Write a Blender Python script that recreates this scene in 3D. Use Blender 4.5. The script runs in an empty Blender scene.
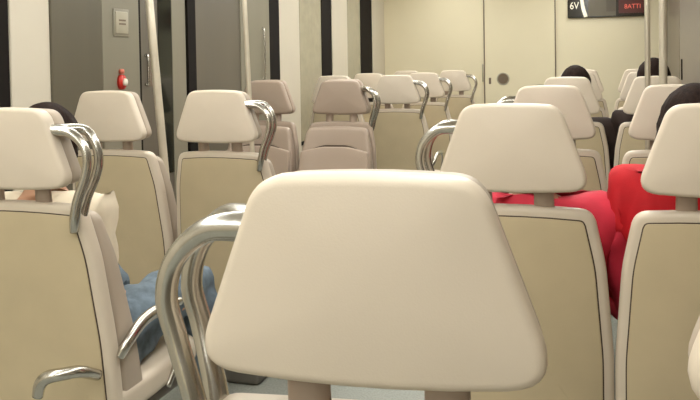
import bpy, bmesh, math, random
from mathutils import Vector, Matrix, noise
random.seed(4)
S = bpy.context.scene
C = bpy.context.scene.collection
PI = math.pi

# ------------------------------------------------------------------ camera
yaw, pit, rol = math.radians(17.021), math.radians(1.752), math.radians(-0.932)
fwd = Vector((-math.sin(yaw)*math.cos(pit), math.cos(yaw)*math.cos(pit), -math.sin(pit)))
rt = Vector((math.cos(yaw), math.sin(yaw), 0))
up = rt.cross(fwd)
r2 = rt*math.cos(rol) + up*math.sin(rol)
u2 = up*math.cos(rol) - rt*math.sin(rol)
cd = bpy.data.cameras.new('camera')
cam = bpy.data.objects.new('camera', cd); C.objects.link(cam)
M = Matrix.Identity(4)
for k in range(3):
    M[k][0] = r2[k]; M[k][1] = u2[k]; M[k][2] = -fwd[k]
M.translation = (0, 0, 1.295)
cam.matrix_world = M
cd.sensor_width = 36; cd.lens = 850/700*36
cd.shift_y = -(200-87.05)/700
cd.clip_start = 0.02
S.camera = cam

# ------------------------------------------------------------------ world, exposure
w = bpy.data.worlds.new('world'); S.world = w; w.use_nodes = True
w.node_tree.nodes['Background'].inputs[0].default_value = (0.02, 0.025, 0.03, 1)
w.node_tree.nodes['Background'].inputs[1].default_value = 1.0
S.view_settings.view_transform = 'Standard'; S.view_settings.look = 'None'
S.view_settings.gamma = 1; S.view_settings.use_curve_mapping = False
S.view_settings.exposure = 1.03
LAMP = 7.5      # strength of the ceiling light strips

# ------------------------------------------------------------------ materials
def lin(c):
    return tuple(((v/255)/12.92 if v/255 <= .04045 else ((v/255+.055)/1.055)**2.4) for v in c) + (1,)
def mat(name, rgb, rough=.5, metal=0, var=.06, scale=14, bump=0, bscale=300, emit=0, coat=0, stretch=None, spec=.5):
    m = bpy.data.materials.new(name); m.use_nodes = True
    nt = m.node_tree; b = nt.nodes['Principled BSDF']
    tc = nt.nodes.new('ShaderNodeTexCoord')
    mp = nt.nodes.new('ShaderNodeMapping'); nt.links.new(tc.outputs['Object'], mp.inputs[0])
    if stretch: mp.inputs['Scale'].default_value = stretch
    nz = nt.nodes.new('ShaderNodeTexNoise'); nz.inputs['Scale'].default_value = scale; nz.inputs['Detail'].default_value = 4
    nt.links.new(mp.outputs[0], nz.inputs['Vector'])
    cr = nt.nodes.new('ShaderNodeValToRGB')
    c = lin(rgb)
    cr.color_ramp.elements[0].position = .3; cr.color_ramp.elements[1].position = .7
    cr.color_ramp.elements[0].color = tuple(v*(1-var) for v in c[:3]) + (1,)
    cr.color_ramp.elements[1].color = tuple(min(1, v*(1+var)) for v in c[:3]) + (1,)
    nt.links.new(nz.outputs['Fac'], cr.inputs[0]); nt.links.new(cr.outputs[0], b.inputs['Base Color'])
    b.inputs['Roughness'].default_value = rough; b.inputs['Metallic'].default_value = metal
    b.inputs['Specular IOR Level'].default_value = spec
    b.inputs['Coat Weight'].default_value = coat; b.inputs['Coat Roughness'].default_value = .08
    if bump:
        n2 = nt.nodes.new('ShaderNodeTexNoise'); n2.inputs['Scale'].default_value = bscale
        nt.links.new(mp.outputs[0], n2.inputs['Vector'])
        bp = nt.nodes.new('ShaderNodeBump'); bp.inputs['Strength'].default_value = bump; bp.inputs['Distance'].default_value = .002
        nt.links.new(n2.outputs['Fac'], bp.inputs['Height']); nt.links.new(bp.outputs[0], b.inputs['Normal'])
    if emit:
        b.inputs['Emission Color'].default_value = c; b.inputs['Emission Strength'].default_value = emit
    return m
PLASTIC = mat('seat_plastic', (213, 199, 180), .42, var=.03, scale=5, bump=.08, bscale=500)
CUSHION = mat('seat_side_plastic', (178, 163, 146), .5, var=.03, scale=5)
PANEL = mat('seat_back_panel', (198, 181, 148), .5, var=.05, scale=7, bump=.15, bscale=600)
SEAM = mat('dark_seam', (74, 58, 44), .7)
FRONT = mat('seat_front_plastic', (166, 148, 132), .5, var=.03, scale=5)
POST = mat('post_plastic', (165, 146, 130), .45)
CHROME = mat('brushed_chrome', (200, 196, 188), .24, 1, var=.1, scale=60, stretch=(1, 1, .08), bump=.03)
BASE = mat('seat_base_grey', (104, 99, 92), .6)
CREAM = mat('cream_wall', (226, 216, 186), .5, var=.02, scale=2)
PILLAR = mat('white_pillar', (205, 196, 178), .5, var=.02, scale=2)
GREY = mat('grey_door_panel', (94, 88, 73), .38, var=.06, scale=1.5, stretch=(1, 3, .25))
GREYB = mat('brown_grey_panel', (100, 93, 81), .38, var=.06, scale=1.5, stretch=(1, 3, .25))
GREYL = mat('pale_grey_panel', (132, 126, 110), .35, var=.05, scale=1.5, stretch=(1, 3, .25))
BLACK = mat('black_rubber', (22, 16, 12), .8, spec=.2)
NIGHT = mat('night_glass', (30, 33, 28), .1, spec=.5)
PANE_REFL = mat('pane_painted_reflection', (158, 151, 130), .25, coat=.6)  # pale reflection of the interior in the glass, put into the base colour
FLOOR = mat('speckled_floor', (140, 142, 134), .55, var=.2, scale=120)
CEIL = mat('ceiling_panel', (214, 206, 184), .6, var=.02)
LIGHT = mat('light_diffuser', (252, 252, 246), .5, emit=LAMP)
RED = mat('red_plastic', (190, 40, 28), .4)
WHITE = mat('white_plastic', (236, 228, 212), .4)
TAG = mat('sign_plate', (166, 158, 138), .4)
TAGD = mat('sign_ink', (112, 96, 80), .6)
SCREEN = mat('display_glass', (40, 34, 26), .12)
SCRGREY = mat('display_grey', (96, 88, 70), .3)
SCRRED = mat('display_red_field', (70, 22, 16), .3, emit=.15)
LED = mat('display_red_text', (214, 96, 78), .4, emit=.35)
LEDW_GLARE = mat('display_white_text_and_glare', (232, 226, 206), .4, emit=.25)  # white glyphs, and the painted reflection streak on the screen
STEEL = mat('pole_steel', (205, 196, 178), .35, .7, var=.05, scale=30, stretch=(1, 1, .05))
POLEW = mat('pole_pale_metal', (206, 196, 176), .38, .3)
SKIN = mat('skin', (205, 158, 130), .5, var=.05)
HAIR = mat('dark_hair', (34, 20, 14), .75, spec=.15, var=.4, scale=90, stretch=(1, 1, .15), bump=.5, bscale=200)
SHIRTW = mat('white_cotton', (222, 208, 184), .85, bump=.3, bscale=400)
SHIRTR = mat('red_cotton', (190, 12, 26), .8, var=.12, bump=.3, bscale=400)
SHIRTP = mat('pink_red_cotton', (205, 44, 66), .8, var=.12, bump=.3, bscale=400)
SHIRTD = mat('dark_cotton', (44, 30, 24), .85, bump=.3, bscale=400)
JEANS = mat('blue_denim', (102, 116, 128), .85, var=.3, scale=30, bump=.5, bscale=250)
TROUS = mat('dark_trousers', (50, 46, 48), .85)
SHOE = mat('shoe_leather', (40, 34, 30), .6)
EYE = mat('eye_dark', (30, 22, 18), .3)
LIP = mat('lips', (168, 96, 86), .5)

# ------------------------------------------------------------------ mesh helpers
def link(name, bm, m, parent=None, smooth=True, loc=None):
    bmesh.ops.recalc_face_normals(bm, faces=bm.faces)
    me = bpy.data.meshes.new(name); bm.to_mesh(me); bm.free()
    if smooth:
        for p in me.polygons: p.use_smooth = True
    me.materials.append(m)
    o = bpy.data.objects.new(name, me); C.objects.link(o)
    if parent: o.parent = parent
    if loc: o.location = loc
    return o
def thing(name, label, cat, loc=(0, 0, 0), rz=0, group=None):
    o = bpy.data.objects.new(name, None); C.objects.link(o)
    o.empty_display_size = .1
    o.location = loc; o.rotation_euler = (0, 0, rz); o['label'] = label; o['category'] = cat
    if group: o['group'] = group
    return o
def tag(o, label, cat, group=None):
    o['label'] = label; o['category'] = cat
    if group: o['group'] = group
    return o
def box(bm, x0, x1, y0, y1, z0, z1, bev=0):
    r = bmesh.ops.create_cube(bm, size=1)
    for v in r['verts']:
        v.co = Vector(((x0+x1)/2 + v.co.x*(x1-x0), (y0+y1)/2 + v.co.y*(y1-y0), (z0+z1)/2 + v.co.z*(z1-z0)))
    if bev:
        ed = list({e for v in r['verts'] for e in v.link_edges})
        bmesh.ops.bevel(bm, geom=ed, offset=bev, segments=3, affect='EDGES', profile=.5)
def bx(*a, **k):
    bm = bmesh.new(); box(bm, *a, **k); return bm
def struct(name, bm, m, parent=None, smooth=False):
    o = link(name, bm, m, parent, smooth)
    if not parent: o['kind'] = 'structure'
    return o
def spline(pts, n=8):
    P = [Vector(p) for p in pts]; P = [2*P[0]-P[1]] + P + [2*P[-1]-P[-2]]
    out = []
    for i in range(1, len(P)-2):
        a, b, c, d = P[i-1:i+3]
        for k in range(n):
            t = k/n
            out.append(.5*((2*b) + (c-a)*t + (2*a-5*b+4*c-d)*t*t + (3*b-a-3*c+d)*t**3))
    out.append(P[-2]); return out
def tube(bm, pts, rad, n=8, seg=14, flat=None):
    """rad: list matching pts. flat: list of width factors across the second axis."""
    q = spline(pts, n) if n > 1 else [Vector(p) for p in pts]
    R = spline([(r, f, 0) for r, f in zip(rad, flat or [1]*len(rad))], n) if n > 1 else [Vector((r, 1, 0)) for r in rad]
    T = (q[1]-q[0]).normalized(); N = T.orthogonal().normalized()
    if abs(T.y) < .9: N = (Vector((0, 1, 0)) - T*T.y).normalized()
    rings = []
    for i, p in enumerate(q):
        t = ((q[min(i+1, len(q)-1)] - q[max(i-1, 0)])).normalized()
        N = (N - t*N.dot(t)).normalized(); B = t.cross(N)
        r, f = max(R[i].x, .0005), R[i].y
        rings.append([bm.verts.new(p + N*math.cos(2*PI*k/seg)*r*f + B*math.sin(2*PI*k/seg)*r) for k in range(seg)])
    for a, b in zip(rings, rings[1:]):
        for k in range(seg): bm.faces.new((a[k], a[(k+1) % seg], b[(k+1) % seg], b[k]))
    bm.faces.new(rings[0]); bm.faces.new(rings[-1][::-1])
def round_poly(pts, radii, n=7):
    """2D polygon with rounded corners -> list of (x,z)"""
    out = []; L = len(pts)
    for i, (p, r) in enumerate(zip(pts, radii)):
        p = Vector(p); a = Vector(pts[i-1]); b = Vector(pts[(i+1) % L])
        u, v = (a-p).normalized(), (b-p).normalized()
        ang = u.angle(v); d = r/math.tan(ang/2)
        s, e = p+u*d, p+v*d
        for k in range(n+1):
            t = k/n; out.append((s*(1-t)**2 + p*2*t*(1-t) + e*t*t))
        # extra points along the straight run so that bends look smooth
        nx = Vector(pts[(i+1) % L]); 
        rn = radii[(i+1) % L]
        un, vn = (p-nx).normalized(), (Vector(pts[(i+2) % L])-nx).normalized()
        s2 = nx + un*(rn/math.tan(un.angle(vn)/2))
        for k in range(1, 5): out.append(e.lerp(s2, k/5))
    return out
def offset(poly, d):
    out = []; L = len(poly)
    area = sum(poly[i].x*poly[(i+1) % L].y - poly[(i+1) % L].x*poly[i].y for i in range(L))
    s = 1 if area > 0 else -1
    for i in range(L):
        t = (poly[(i+1) % L]-poly[i-1])
        if t.length < 1e-9: t = Vector((1, 0))
        t.normalize(); nrm = Vector((-t.y, t.x))*s
        out.append(poly[i] + nrm*d)
    return out
def slab(bm, poly, y0, y1, r, dome0=0, dome1=0, fn=None, rings_in=4):
    """a rounded slab: outline poly in XZ, thickness y0..y1, edges rounded by r, faces domed"""
    c = sum(poly, Vector((0, 0)))/len(poly)
    prof = []
    K = 5
    cap = [j/rings_in for j in range(1, rings_in)]
    base0 = offset(poly, r)
    for f in reversed(cap): prof.append(([c.lerp(p, 1-f) for p in base0], y0 - dome0*(1-(1-f)**2)))
    for k in range(K+1):
        a = k/K*PI/2
        prof.append((offset(poly, r*(1-math.sin(a))), y0 + r*(1-math.cos(a))))
    for k in range(K+1):
        a = (1-k/K)*PI/2
        prof.append((offset(poly, r*(1-math.sin(a))), y1 - r*(1-math.cos(a))))
    for f in cap: prof.append(([c.lerp(p, 1-f) for p in base0], y1 + dome1*(1-(1-f)**2)))
    rings = [[bm.verts.new((p.x, y, p.y)) for p in P] for P, y in prof]
    L = len(poly)
    for a, b in zip(rings, rings[1:]):
        for k in range(L): bm.faces.new((a[k], a[(k+1) % L], b[(k+1) % L], b[k]))
    for rg, y in ((rings[0], y0-dome0), (rings[-1], y1+dome1)):
        cv = bm.verts.new((c.x, y, c.y))
        for k in range(L): bm.faces.new((rg[k], rg[(k+1) % L], cv))
    if fn:
        for rg in rings:
            pass
        for v in bm.verts: v.co = fn(v.co)

# ------------------------------------------------------------------ seat
def lean(co):          # recline of the backrest, and the shell wraps forward at its sides
    z = co.z
    return Vector((co.x, co.y + (1.0-z)*.13 + .5*co.x*co.x, co.z))
def leanh(co):
    return Vector((co.x, co.y - .008 + .30*co.x*co.x, co.z))
def back_outline(ins=0, bottom=.36):
    h = [(-.221, bottom), (.221, bottom), (.221, .60), (.205, .82), (.178, .951), (-.178, .951), (-.205, .82), (-.221, .60)]
    p = round_poly(h, [.03, .03, .9, .5, .036, .036, .5, .9])
    # bow the top edge slightly
    p = [Vector((q.x, q.y + (.008*(1-(q.x/.16)**2) if q.y > .925 else 0))) for q in p]
    return offset(p, ins) if ins else p
def head_outline(ins=0):
    h = [(-.178, .998), (.178, .998), (.108, 1.188), (-.108, 1.188)]
    p = round_poly(h, [.034, .034, .042, .042])
    p = [Vector((q.x, q.y + (.006*(1-(q.x/.12)**2) if q.y > 1.165 else (-.006*(1-(q.x/.16)**2) if q.y < 1.01 else 0)))) for q in p]
    return offset(p, ins) if ins else p
def handle(parent, s):
    # moulded flange on the headrest, then two curved tubes, one behind the other
    for k, (dy, dx, dz) in enumerate(((0, 0, 0), (.054, -.004, .004))):
        bm = bmesh.new()
        y = .012 + dy
        pts = [(.095, y+.012 if k == 0 else y-.030, 1.139), (.124, y+.014 if k == 0 else y-.020, 1.137), (.168, y+.014, 1.131+dz), (.202+dx, y+.014, 1.102+dz),
               (.2135+dx, y+.014, 1.062), (.203+dx, y+.014, 1.018), (.186+dx, y+.010-dy*.15, .968), (.176+dx, y+.012-dy*.3, .925), (.166, y+.022-dy*.4, .89)]
        rad = [.013, .016, .0128, .0112, .0115, .0115, .0115, .012, .010]
        fl = [1.6, 1.35, 1.1, 1.05, 1.05, 1.1, 1.2, 1.3, 1.3]
        tube(bm, [(x*s, yy, z) for x, yy, z in pts], rad, 8, 16, fl)
        link('grab_handle', bm, CHROME, parent)
def make_seat(side=0, toward=False, label=''):
    """side: -1 handle on the left seen from behind, +1 right, 0 none"""
    t = thing('train_seat', label, 'seat')
    bm = bmesh.new(); slab(bm, back_outline(), .015, .058, .014, fn=lean); link('back_shell', bm, FRONT if toward else PLASTIC, t)
    if not toward:
        bm = bmesh.new(); slab(bm, back_outline(.0225), .0135, .03, .0015, fn=lean); link('panel_seam', bm, SEAM, t)
        bm = bmesh.new(); slab(bm, back_outline(.0255), .0115, .03, .002, fn=lean); link('back_panel', bm, PANEL, t)
    # front cushion of the backrest: thicker towards the bottom
    def fcu(co):
        k = max(0, min(1, (.955-co.z)/.5))
        y = co.y
        if y > .10: y += .055*k
        return lean(Vector((co.x*(.985), y, co.z)))
    ol = [Vector((q.x, q.y-.004-.018*max(0, min(1, (q.y-.6)/.33)))) for q in back_outline(.004)]
    bm = bmesh.new(); slab(bm, ol, .064, .115, .018, dome1=-.006, fn=fcu); bc = link('backrest', bm, FRONT if toward else CUSHION, t)
    if toward:
        # lumbar crease: shadow gap above a raised lower pad
        h = [(-.214, .40), (.214, .40), (.197, .80), (.08, .826), (-.08, .826), (-.197, .80)]
        bm = bmesh.new(); slab(bm, round_poly(h, [.03, .03, .012, .25, .25, .012]), .12, .142, .01, fn=fcu); link('lumbar_pad', bm, FRONT, t)
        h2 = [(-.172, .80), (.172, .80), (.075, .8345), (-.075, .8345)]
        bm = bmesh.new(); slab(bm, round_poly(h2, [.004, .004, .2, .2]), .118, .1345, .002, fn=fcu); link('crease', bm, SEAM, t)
    # headrest: shell behind, cushion in front
    bm = bmesh.new(); slab(bm, head_outline(), 0, .040, .011, dome0=.006, fn=leanh); link('headrest_shell', bm, FRONT if toward else PLASTIC, t)
    ol = [Vector((q.x, q.y)) for q in head_outline(.004)]
    bm = bmesh.new(); slab(bm, ol, .044, .088, .014, dome1=.006, fn=leanh); link('headrest_cushion', bm, FRONT if toward else CUSHION, t)
    for x in (-.07, .07):
        bm = bmesh.new()
        tube(bm, [(x, .062, .88), (x, .050, .95), (x, .044, 1.0), (x, .035, 1.06)], [.024, .023, .022, .021], 5, 16, [.55]*4); link('headrest_post', bm, POST, t)
    # seat pan and base
    h = [(-.22, .12), (.22, .12), (.215, .60), (-.215, .60)]
    p = round_poly(h, [.04, .04, .07, .07])
    bm = bmesh.new(); slab(bm, p, .375, .455, .025, dome1=-.008)
    for v in bm.verts:
        v.co = Vector((v.co.x, v.co.z, v.co.y + .04*max(0, v.co.z-.3)))
    link('seat_cushion', bm, PLASTIC, t)
    bm = bmesh.new(); box(bm, -.19, .19, .13, .56, .335, .375, bev=.012); link('seat_frame', bm, BASE, t)
    bm = bmesh.new(); box(bm, -.07, .07, .18, .46, .0, .345, bev=.02)
    for v in bm.verts:
        if v.co.z < .17: v.co.x *= 1.2
    link('pedestal', bm, BASE, t)
    if side:
        handle(t, side)
        s = side   # chrome armrest on the aisle side
        bm = bmesh.new()
        tube(bm, [(s*.222, .13, .55), (s*.236, .15, .585), (s*.24, .22, .62), (s*.24, .32, .625), (s*.24, .42, .615)],
             [.012, .014, .015, .015, .012], 8, 14, [1.2]*5)
        link('armrest', bm, CHROME, t)
        bm = bmesh.new()
        tube(bm, [(s*.24, .40, .615), (s*.238, .42, .54), (s*.228, .41, .44), (s*.215, .38, .38)], [.008, .008, .009, .010], 8, 12)
        link('armrest_support', bm, CHROME, t)
    return t
def dup(root, loc, rz, label, group):
    r = root.copy(); C.objects.link(r); r.location = loc; r.rotation_euler = (0, 0, rz)
    r['label'] = label; r['group'] = group
    for ch in list(root.children):
        c = ch.copy(); C.objects.link(c); c.parent = r
        for g in ch.children:
            d = g.copy(); C.objects.link(d); d.parent = c
    return r

xB, xC, xA, xW = -.216, .228, -1.422, -1.876
YEND = 8.8

# ------------------------------------------------------------------ structure
XL, XR = -2.32, .53
struct('floor', bx(XL-.1, XR+.1, -7.0, YEND+.1, -.1, 0), FLOOR)
struct('ceiling', bx(XL-.1, XR+.1, -7.0, YEND+.1, 2.25, 2.33), CEIL)
struct('wall_left', bx(XL-.1, XL, -7.0, YEND+.1, 0, 2.25), PILLAR)
struct('wall_right', bx(XR, XR+.1, -7.0, YEND+.1, 0, 2.25), GREYB)
struct('wall_back', bx(XL, XR, -7.1, -7.0, 0, 2.25), CREAM)
we = struct('wall_front', bx(XL, XR, YEND, YEND+.1, 0, 2.25), CREAM)
# sloping cove between the left wall and the ceiling, and its twin on the right
for s, x0, n in ((1, XL, 1), (-1, XR, 2)):
    bm = bmesh.new()
    pr = [(0, 1.93), (.30, 2.08), (.42, 2.25), (0, 2.25)]
    a = [bm.verts.new((x0+s*x, -7.0, z)) for x, z in pr]; b = [bm.verts.new((x0+s*x, YEND, z)) for x, z in pr]
    for k in range(4): bm.faces.new((a[k], a[(k+1) % 4], b[(k+1) % 4], b[k]))
    bm.faces.new(a); bm.faces.new(b[::-1])
    struct('trim_%d' % n, bm, CEIL)
# left wall: white posts between windows
n = 3
for y0, y1 in ((2.87, 3.12), (5.78, 6.2), (7.02, 7.46), (8.33, 8.8)):
    struct('trim_%d' % n, bx(XL, XL+.02, y0, y1, .0, 1.95, bev=.004), PILLAR); n += 1
# windows
def window(num, y0, ym, y1):
    o = struct('window_%d' % num, bx(XL, XL+.006, y0, ym, .66, 1.90), PANE_REFL)
    link('window_frame', bx(XL, XL+.012, ym, y1, .64, 1.92), BLACK, o, smooth=False)
    link('window_frame', bx(XL, XL+.012, y0-.03, ym, 1.89, 1.92), BLACK, o, smooth=False)
    link('window_frame', bx(XL, XL+.012, y0-.03, ym, .64, .67), BLACK, o, smooth=False)
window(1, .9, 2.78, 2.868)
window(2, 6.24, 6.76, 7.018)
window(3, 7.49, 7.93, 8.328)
# left door bay
o = struct('wall_left_panel', bx(XL, XL+.03, 3.12, 3.50, 0, 1.95, bev=.004), GREY); o.name = 'trim_7'
struct('trim_11', bx(XL, XL+.03, 3.50, 3.83, 0, 1.95, bev=.004), GREYL)
d = struct('door_1', bx(XL, XL+.012, 3.83, 4.36, 0, 1.95), GREYB)
link('seam', bx(XL, XL+.016, 3.832, 3.868, 0, 1.95), BLACK, d, smooth=False)
link('door_glass', bx(XL, XL+.016, 4.05, 4.19, .7, 1.93), NIGHT, d, smooth=False)
link('door_edge', bx(XL, XL+.02, 4.19, 4.345, 0, 1.95, bev=.003), GREYL, d, smooth=False)
bm = bmesh.new(); tube(bm, [(XL+.012, 3.91, 1.34), (XL+.03, 3.912, 1.335), (XL+.03, 3.912, 1.20), (XL+.012, 3.91, 1.19)], [.007]*4, 4, 10)
link('door_handle', bm, CHROME, d)
link('handle_recess', bx(XL, XL+.0135, 3.93, 3.985, 1.18, 1.35), TAGD, d, smooth=False)
d = struct('door_2', bx(XL, XL+.012, 4.45, 5.10, 0, 1.95), GREYB)
link('door_gasket', bx(XL, XL+.03, 4.355, 4.45, 0, 1.95), BLACK, d, smooth=False)
link('door_edge', bx(XL, XL+.02, 5.10, 5.59, 0, 1.95, bev=.003), GREYL, d, smooth=False)
link('door_gasket', bx(XL, XL+.02, 5.59, 5.778, .0, 1.95), BLACK, d, smooth=False)
bm = bmesh.new(); tube(bm, [(XL+.012, 5.46, 1.52), (XL+.035, 5.46, 1.51), (XL+.035, 5.46, 1.2), (XL+.012, 5.46, 1.19)], [.006]*4, 4, 10)
link('door_handle', bm, CHROME, d)
# end door: seams, round finger pull, lock, hinge
d = struct('door_3', bx(-1.232, -.529, YEND-.012, YEND, 0, 2.2, bev=.003), CREAM)
link('door_gap', bx(-1.243, -1.232, YEND-.014, YEND, 0, 2.2), TAGD, d, smooth=False)
link('door_gap', bx(-.529, -.519, YEND-.014, YEND, 0, 2.2), TAGD, d, smooth=False)
link('hinge', bx(-1.262, -1.24, YEND-.02, YEND, 1.06, 1.24, bev=.004), TAG, d)
def disc(bm, cx, cz, r, y0, y1, seg=32):
    a = [bm.verts.new((cx+r*math.cos(2*PI*k/seg), y0, cz+r*math.sin(2*PI*k/seg))) for k in range(seg)]
    b = [bm.verts.new((v.co.x, y1, v.co.z)) for v in a]
    for k in range(seg): bm.faces.new((a[k], a[(k+1) % seg], b[(k+1) % seg], b[k]))
    bm.faces.new(a); bm.faces.new(b[::-1])
hx, hz = -1.048, 1.087
bm = bmesh.new()   # ring round a recessed cup
for k in range(32):
    pass
ring = [(hx+.058*math.cos(2*PI*k/32), YEND-.016, hz+.058*math.sin(2*PI*k/32)) for k in range(33)]
tube(bm, ring, [.006]*33, 1, 8); link('finger_pull_rim', bm, TAG, d)
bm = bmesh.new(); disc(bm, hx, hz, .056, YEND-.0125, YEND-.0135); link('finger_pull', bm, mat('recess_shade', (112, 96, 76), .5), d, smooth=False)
bm = bmesh.new(); disc(bm, hx-.012, hz-.004, .028, YEND-.014, YEND-.02); link('finger_pull_knob', bm, TAGD, d, smooth=False)
link('lock', bx(-1.193, -1.17, YEND-.018, YEND-.01, 1.035, 1.10, bev=.004), TAGD, d)
# right wall panels
struct('trim_8', bx(XR-.03, XR, 6.86, 8.0, 0, 2.25, bev=.01), mat('brown_vestibule_panel', (100, 89, 75), .4))
struct('trim_9', bx(XR-.03, XR, 5.2, 6.82, 0, 2.25, bev=.01), mat('grey_vestibule_panel', (118, 109, 98), .4))
struct('trim_10', bx(XR-.01, XR, 6.82, 6.86, 0, 2.25), WHITE)
o = tag(link('door_latch', bx(XR-.038, XR-.029, 6.56, 6.60, 1.12, 1.27, bev=.003), BLACK, smooth=False), 'small black latch slot on the grey wall panel at right', 'latch')
# ceiling light strips
for k, x in enumerate((-1.55, -.25)):
    t = thing('ceiling_light', ['long ceiling light strip above the left seats, by the window side', 'long ceiling light strip above the right seats'][k], 'light', (x, 3.6, 2.25), 0, 'ceiling light strips')
    bm = bx(-.13, .13, -10.4, 4.9, -.025, -.001, bev=.004); link('housing', bm, CEIL, t, smooth=False)
    bm = bx(-.10, .10, -10.35, 4.85, -.032, -.0255); link('diffuser', bm, LIGHT, t, smooth=False)

# ------------------------------------------------------------------ wall fittings
t = thing('information_plate', 'small pale plate with two printed lines on the left grey panel', 'sign', (XL+.03, 3.66, 1.5))
link('plate', bx(0, .01, -.055, .055, -.055, .055, bev=.004), TAG, t)
for z, h in ((.012, .004), (-.006, .004)): link('printed_line', bx(.010, .0112, -.028, .03, z-h, z+h), TAGD, t, smooth=False)
link('plate_frame', bx(-.0, .006, -.068, .068, -.068, .068, bev=.003), GREYL, t)
t = thing('emergency_button', 'red emergency button with a white centre, on the left grey panel', 'button', (XL+.03, 3.645, 1.21))
def ydisc(r, x0, x1, dz=0, sz=1, dy=0):
    bm = bmesh.new(); seg = 28
    a = [bm.verts.new((x0, dy+r*math.cos(2*PI*k/seg), dz+sz*r*math.sin(2*PI*k/seg))) for k in range(seg)]
    b = [bm.verts.new((x1, v.co.y*.92+dy*.08, dz+(v.co.z-dz)*.92)) for v in a]
    for k in range(seg): bm.faces.new((a[k], a[(k+1) % seg], b[(k+1) % seg], b[k]))
    bm.faces.new(a); bm.faces.new(b[::-1]); return bm
link('housing', ydisc(.028, 0, .02, 0, 1.35), RED, t); link('button_cap', ydisc(.015, .02, .032, 0, 1.2, .005), WHITE, t)
link('top_lug', ydisc(.013, 0, .018, .052), mat('faded_red', (196, 104, 84), .5), t)

# passenger display on the end wall
t = thing('passenger_display', 'dark passenger display with red text, high on the end wall', 'display', (0, YEND, 0))
link('screen', bx(-.40, .352, -.035, 0, 1.688, 1.93, bev=.006), SCREEN, t, smooth=False)
link('grey_field', bx(-.20, .06, -.038, -.034, 1.70, 1.92), SCRGREY, t, smooth=False)
link('grey_field', bx(-.03, .055, -.040, -.0375, 1.74, 1.92), mat('display_dark_grey', (78, 70, 54), .3), t, smooth=False)
link('red_field', bx(.085, .33, -.038, -.034, 1.72, 1.92), SCRRED, t, smooth=False)
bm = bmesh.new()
tube(bm, [(-.265, -.037, 1.93), (-.262, -.037, 1.86), (-.25, -.037, 1.78), (-.225, -.037, 1.693)], [.015, .016, .018, .018], 8, 12, [.1]*4)  # light reflection on the screen glass, painted as a faintly glowing streak
link('painted_glare', bm, LEDW_GLARE, t)
def text(body, size, loc, m, parent, name, sx=1):
    cu = bpy.data.curves.new(name, 'FONT'); cu.body = body; cu.size = size; cu.extrude = .0015; cu.align_x = 'CENTER'
    ob = bpy.data.objects.new(name, cu); C.objects.link(ob)
    dg = bpy.context.evaluated_depsgraph_get(); me = bpy.data.meshes.new_from_object(ob.evaluated_get(dg))
    bpy.data.objects.remove(ob)
    me.transform(Matrix.Rotation(PI/2, 4, 'X')); me.transform(Matrix.Diagonal((sx, 1, 1, 1)))
    me.materials.clear(); me.materials.append(m)
    o = bpy.data.objects.new(name, me); C.objects.link(o); o.location = loc; o.parent = parent
    return o
text('8ATTI', .062, (.215, -.0405, 1.765), LED, t, 'red_text', .95)
text('6V', .10, (-.335, -.0375, 1.775), LEDW_GLARE, t, 'white_text', .8)

# ------------------------------------------------------------------ poles
def pole(name, label, p0, p1, r, m, ring=True):
    t = thing(name, label, 'pole', (p0[0], p0[1], 0))
    q0 = Vector((0, 0, p0[2])); q1 = Vector((p1[0]-p0[0], p1[1]-p0[1], p1[2]))
    bm = bmesh.new(); tube(bm, [q0, q0.lerp(q1, .33), q0.lerp(q1, .66), q1], [r]*4, 1, 20); link('tube', bm, m, t)
    bm = bmesh.new(); tube(bm, [q0, q0+Vector((0, 0, .012)), q0+Vector((0, 0, .02))], [r*1.9, r*1.9, r*1.2], 1, 24); link('floor_flange', bm, STEEL, t)
    bm = bmesh.new(); tube(bm, [q1-Vector((0, 0, .02)), q1-Vector((0, 0, .012)), q1], [r*1.2, r*1.9, r*1.9], 1, 24); link('ceiling_flange', bm, STEEL, t)
    return t
pole('grab_pole', 'thick pale grab pole leaning slightly in front of the left doors', (-1.94, 3.55, 0), (-2.075, 3.5, 2.08), .019, POLEW)
pole('grab_pole', 'thin steel grab pole behind the second-row aisle seat on the left', (-1.59, 3.7, 0), (-1.67, 3.7, 2.25), .011, POLEW)
pole('grab_pole', 'thinner left one of the two steel poles on the right side', (.162, 4.05, 0), (.162, 4.05, 2.25), .0125, STEEL)
pole('grab_pole', 'thicker right one of the two steel poles on the right side', (.228, 4.05, 0), (.228, 4.05, 2.25), .0175, POLEW)

# ------------------------------------------------------------------ seats in place
G1, G2 = 'train seats on the right of the aisle', 'train seats on the left of the aisle'
L = make_seat(-1); N0 = make_seat(0); Rr = make_seat(1); T1 = make_seat(-1, True); T0 = make_seat(0, True)
L.location = (xB-.004, .757, -.004); L.rotation_euler = (0, 0, math.radians(4))
L['label'] = 'largest seat in front, its pale headrest filling the middle foreground'; L['group'] = G1
N0.location = (xC, 1.93, 0); N0['label'] = 'pale seat at the right edge, with the dark-haired person in red in it'; N0['group'] = G1
Rr.location = (xA, 1.745, 0); Rr['label'] = 'large seat at the left edge with chrome handle, person in white in it'; Rr['group'] = G2
dup(N0, (xC, .753, 0), 0, 'seat cut off at the right edge, only its headrest corner showing', G1)
dup(L, (xB, 1.93, 0), 0, 'pale seat directly behind the largest headrest, with a red-clothed person in it', G1)
right = [(3.203, 'third seat back in the column right of centre, grey-looking headrest over the red shirts', 'third seat back at the right, in front of the two steel poles'),
         (4.609, 'seat with dark hair showing over its headrest, right of centre', 'seat behind the steel poles with a dark-clothed person in it'),
         (6.0, 'small far seat, second from the end wall, left of the right-hand gap', 'small far seat at right, second from the end wall'),
         (7.3, 'smallest farthest seat right of centre, nearest the end wall', 'smallest farthest seat at right, nearest the end wall')]
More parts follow.
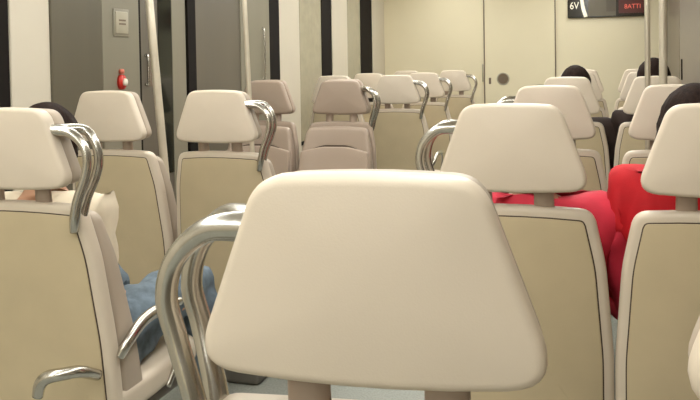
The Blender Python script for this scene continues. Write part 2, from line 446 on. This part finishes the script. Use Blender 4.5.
for y, a, b in right:
    dup(L, (xB, y, 0), 0, a, G1); dup(N0, (xC, y, 0), 0, b, G1)
dup(Rr, (xA-.01, 2.918, 0), 0, 'second-row left seat on the aisle, with curved chrome handle and blue jeans before it', G2)
dup(N0, (xW-.03, 2.918, 0), 0, 'second-row left seat by the window, below the red button', G2)
T1.location = (xA-.025, 4.60, 0); T1.rotation_euler = (0, 0, PI)
T1['label'] = 'aisle seat facing the camera, with curved crease across its backrest'; T1['group'] = G2
T0.location = (xW-.025, 4.60, 0); T0.rotation_euler = (0, 0, PI)
T0['label'] = 'window seat facing the camera, half hidden behind the second-row aisle seat'; T0['group'] = G2
for y, a, b in ((5.724, 'aisle seat right behind the seats facing the camera', 'window seat right behind the seats facing the camera'),
                (6.637, 'far left aisle seat, second from the end wall', 'far left window seat, second from the end wall'),
                (7.983, 'farthest left aisle seat, nearest the end wall', 'farthest left window seat, nearest the end wall')):
    dup(Rr, (xA, y, 0), 0, a, G2); dup(N0, (xW, y, 0), 0, b, G2)

# ------------------------------------------------------------------ people
def skinned(name, verts, edges, m, parent, root=0, sub=2, wr=0, ws=9, seed=0):
    me = bpy.data.meshes.new(name); me.from_pydata([v[:3] for v in verts], edges, []); me.update()
    o = bpy.data.objects.new(name, me); C.objects.link(o)
    md = o.modifiers.new('skin', 'SKIN'); md.use_smooth_shade = True
    sv = me.skin_vertices[0].data
    for i, v in enumerate(verts):
        rr = v[3]; sv[i].radius = (rr, v[4] if len(v) > 4 else rr); sv[i].use_root = (i == root)
    sd = o.modifiers.new('sub', 'SUBSURF'); sd.levels = sub; sd.render_levels = sub
    dg = bpy.context.evaluated_depsgraph_get()
    m2 = bpy.data.meshes.new_from_object(o.evaluated_get(dg))
    bpy.data.objects.remove(o)
    if wr:
        nn = [v.normal.copy() for v in m2.vertices]
        for v, nr in zip(m2.vertices, nn):
            p = v.co*ws + Vector((seed*7.3, 0, 0))
            v.co += nr*wr*(noise.noise(Vector((p.x, p.y, p.z*1.6))) + .5*abs(noise.noise(p*2.3)))
    m2.materials.clear(); m2.materials.append(m)
    for p in m2.polygons: p.use_smooth = True
    o = bpy.data.objects.new(name, m2); C.objects.link(o)
    if parent: o.parent = parent
    return o
def person(label, loc, top, shirt, trousers, seed, lean_x=0, arm_out=0, knees=((-.13, .72, .56), (.13, .72, .56)), long_hair=False, shoulder=.165, bulk=1.0, head_dy=0, rz=0, sh_up=0, collar=0, hands=(.12, .24, .665)):
    """seated figure facing +Y; top is the height of the crown"""
    t = thing('person', label, 'person', loc, rz)
    hz = top - .115           # head centre
    nz = hz - .135; sz = nz - .05 + sh_up
    cz = sz - .10; wz = (.50 + cz)/2
    hx = lean_x
    V = []; Ed = []
    def v(x, y, z, r, r2=None): V.append((x, y, z, r, r2 or r)); return len(V)-1
    def e(*a):
        for p, q in zip(a, a[1:]): Ed.append((p, q))
    ib = .30
    pel = v(0, ib, .54, .115*bulk, .10); w_ = v(hx*.4, ib-.02, wz, .105*bulk, .09); ch = v(hx*.8, ib-.02, cz, .125*bulk, .10)
    nb = v(hx, ib-.02, sz+.01, .06); nk = v(hx, ib, nz+.02, .048); hd = v(hx, ib+.015+head_dy, hz, .06)
    e(pel, w_, ch, nb, nk, hd)
    arms = []; legs = []
    for s in (-1, 1):
        sh = v(hx+s*shoulder, ib-.02, sz-.025, .056); el = v(hx+s*(shoulder+.055+arm_out), ib+.03, sz-.27, .042)
        hX, hY, hZ = hands; wr = v(s*(hX+.03), ib+hY, hZ, .026); pm = v(s*hX, ib+hY+.07, hZ-.01, .030, .018)
        e(ch, sh, el, wr, pm); arms.append((sh, el, wr))
        for k, (dx, ln) in enumerate(((-.026, .062), (-.009, .072), (.009, .068), (.026, .055))):
            b1 = v(s*hX+dx, ib+hY+.105, hZ-.01, .0085); b2 = v(s*hX+dx*1.1, ib+hY+.105+ln*.55, hZ-.017, .008); b3 = v(s*hX+dx*1.1, ib+hY+.105+ln, hZ-.033, .0065)
            e(pm, b1, b2, b3)
        a1 = v(s*hX-s*.035, ib+hY+.055, hZ-.01, .009); a2 = v(s*hX-s*.055, ib+hY+.085, hZ-.015, .0075); e(pm, a1, a2)
        hp = v(s*.09, ib+.04, .54, .088); k_ = knees[0 if s < 0 else 1]; kn = v(k_[0], k_[1], k_[2], .06)
        an = v(k_[0]*.95, k_[1]+.02, .12, .038); hl = v(k_[0]*.95, k_[1]+.03, .055, .034); to = v(k_[0]*1.05, k_[1]+.18, .038, .026, .034)
        e(pel, hp, kn, an, hl, to); legs.append((hp, kn, an, hl, to))
    body = skinned('body', V, Ed, SKIN, t, 0)
    # head: shaped skull with jaw, nose and ears, joined into the body mesh
    bm = bmesh.new(); bm.from_mesh(body.data)
    H = Vector((hx, ib+.02+head_dy, hz))
    r = bmesh.ops.create_uvsphere(bm, u_segments=28, v_segments=20, radius=1)
    for q in r['verts']:
        x, y, z = q.co
        f = 1 - .28*max(0, -z)*(1 if y > -.2 else .6)
        nose = max(0, 1-abs(x)/.17)*max(0, 1-abs(z+.12)/.28)*(1 if y > .6 else 0)*.022
        eye = max(0, 1-abs(abs(x)-.36)/.2)*max(0, 1-abs(z-.06)/.16)*(1 if y > .5 else 0)*-.007
        q.co = H + Vector((x*.074*f, y*.092*(1 if y < 0 else .98) + nose + eye, z*.112))
    for s in (-1, 1):
        r = bmesh.ops.create_uvsphere(bm, u_segments=10, v_segments=8, radius=1)
        for q in r['verts']: q.co = H + Vector((s*.076+q.co.x*.008, -.002+q.co.y*.018, -.008+q.co.z*.03))
    bm.to_mesh(body.data); bm.free()
    for p in body.data.polygons: p.use_smooth = True
    for s in (-1, 1):
        bm = bmesh.new(); bmesh.ops.create_uvsphere(bm, u_segments=12, v_segments=8, radius=.011)
        for q in bm.verts: q.co += H + Vector((s*.028, .076, .007))
        link('eye', bm, EYE, body)
    bm = bmesh.new(); bmesh.ops.create_uvsphere(bm, u_segments=14, v_segments=8, radius=1)
    for q in bm.verts: q.co = H + Vector((q.co.x*.024, .072+q.co.y*.010, -.058+q.co.z*.008))
    link('mouth', bm, LIP, body)
    # hair cap
    bm = bmesh.new(); bmesh.ops.create_uvsphere(bm, u_segments=64, v_segments=40, radius=1)
    kill = []
    for q in bm.verts:
        x, y, z = q.co
        if y > .35 and z < .35: kill.append(q); continue
        if z < -.55 and not long_hair: kill.append(q); continue
        a = math.atan2(y, x)
        st = .0035*math.sin(a*34+3*noise.noise(q.co*3)) + .006*noise.noise(q.co*4+Vector((seed, 0, 0)))
        k = 1 + st*9
        zz = z*.122
        if long_hair and z < 0: zz = z*.26; k *= 1.05
        q.co = H + Vector((x*.088*k, y*.104*k - .006, zz + .006*k))
    bmesh.ops.delete(bm, geom=kill, context='VERTS')
    ho = link('hair', bm, HAIR, t)
    md = ho.modifiers.new('thick', 'SOLIDIFY'); md.thickness = .008; md.offset = -1
    # shirt
    SV = []; SE = []
    def sv(i, g, dz=0): a = V[i]; SV.append((a[0], a[1], a[2]+dz, a[3]+g, a[4]+g)); return len(SV)-1
    p0 = sv(pel, .016, .02); p1 = sv(w_, .016); p2 = sv(ch, .014); p3 = sv(nb, .010+collar, .005+collar)
    SE += [(p0, p1), (p1, p2), (p2, p3)]
    for sh, el, wr in arms:
        a = sv(sh, .016); b = sv(el, .014); cc = V[wr]
        SV.append((V[el][0]*.3+cc[0]*.7, V[el][1]*.3+cc[1]*.7, V[el][2]*.3+cc[2]*.7, .036, .036)); c = len(SV)-1
        SE += [(p2, a), (a, b), (b, c)]
    skinned('shirt', SV, SE, shirt, t, 0, wr=.016, ws=8, seed=seed)
    # trousers
    TV = []; TE = []
    a = V[pel]; TV.append((a[0], a[1], a[2]-.01, a[3]+.012, a[4]+.012))
    for hp, kn, an, hl, to in legs:
        i0 = len(TV)
        h_, k_, n_ = V[hp], V[kn], V[an]
        TV.append((h_[0], h_[1], h_[2], .100, .096))
        TV.append(((h_[0]+k_[0])/2, (h_[1]+k_[1])/2, (h_[2]+k_[2])/2+.01, .092, .086))
        TV.append((k_[0], k_[1], k_[2], .076, .076)); TV.append(((n_[0]+k_[0])/2, (n_[1]+k_[1])/2, (n_[2]+k_[2])/2, .066, .066)); TV.append((n_[0], n_[1], n_[2], .054, .054))
        TE += [(0, i0), (i0, i0+1), (i0+1, i0+2), (i0+2, i0+3), (i0+3, i0+4)]
    skinned('trousers', TV, TE, trousers, t, 0, sub=3, wr=.022, ws=11, seed=seed+3)
    for hp, kn, an, hl, to in legs:
        a, b = V[hl], V[to]
        skinned('shoe', [(a[0], a[1]-.02, .05, .042, .042), (a[0], a[1]+.04, .052, .044, .042), (b[0], b[1], .04, .04, .034)], [(0, 1), (1, 2)], SHOE, t)
    return t
person('person with dark hair, white shirt and blue jeans in the left edge seat', (xA, 1.745, 0), 1.18, SHIRTW, JEANS, 1, lean_x=-.115, arm_out=-.06, hands=(.06, .06, .63), collar=.02,
       shoulder=.165, sh_up=.03, knees=((-.16, .66, .61), (.17, .66, .61)))
person('person in a pink-red top in the seat behind the largest headrest', (xB, 1.93, 0), 1.135, SHIRTP, TROUS, 2, lean_x=.03, arm_out=.02, shoulder=.185, bulk=1.15, sh_up=.075, collar=.022)
person('dark-haired person in a red shirt in the right edge seat', (xC, 1.93, 0), 1.215, SHIRTR, TROUS, 3, lean_x=-.028, arm_out=-.035, shoulder=.165, long_hair=True, sh_up=.065, collar=.015)
person('person with dark hair and dark clothes left of the gap, hair above headrest', (xB, 4.609, 0), 1.24, SHIRTD, TROUS, 4, lean_x=.03, arm_out=.0, shoulder=.18)
person('person with dark hair and dark clothes behind the two steel poles', (xC, 4.609, 0), 1.275, SHIRTD, TROUS, 5, arm_out=-.03, shoulder=.175)
# chrome hook on the back of the left edge seat
bm = bmesh.new()
tube(bm, [(.100, -.035, .500), (.108, -.035, .530), (.13, -.035, .550), (.165, -.02, .556), (.188, .01, .553), (.190, .08, .52)], [.013, .015, .016, .015, .015, .014], 8, 14)
link('back_hook', bm, CHROME, Rr)
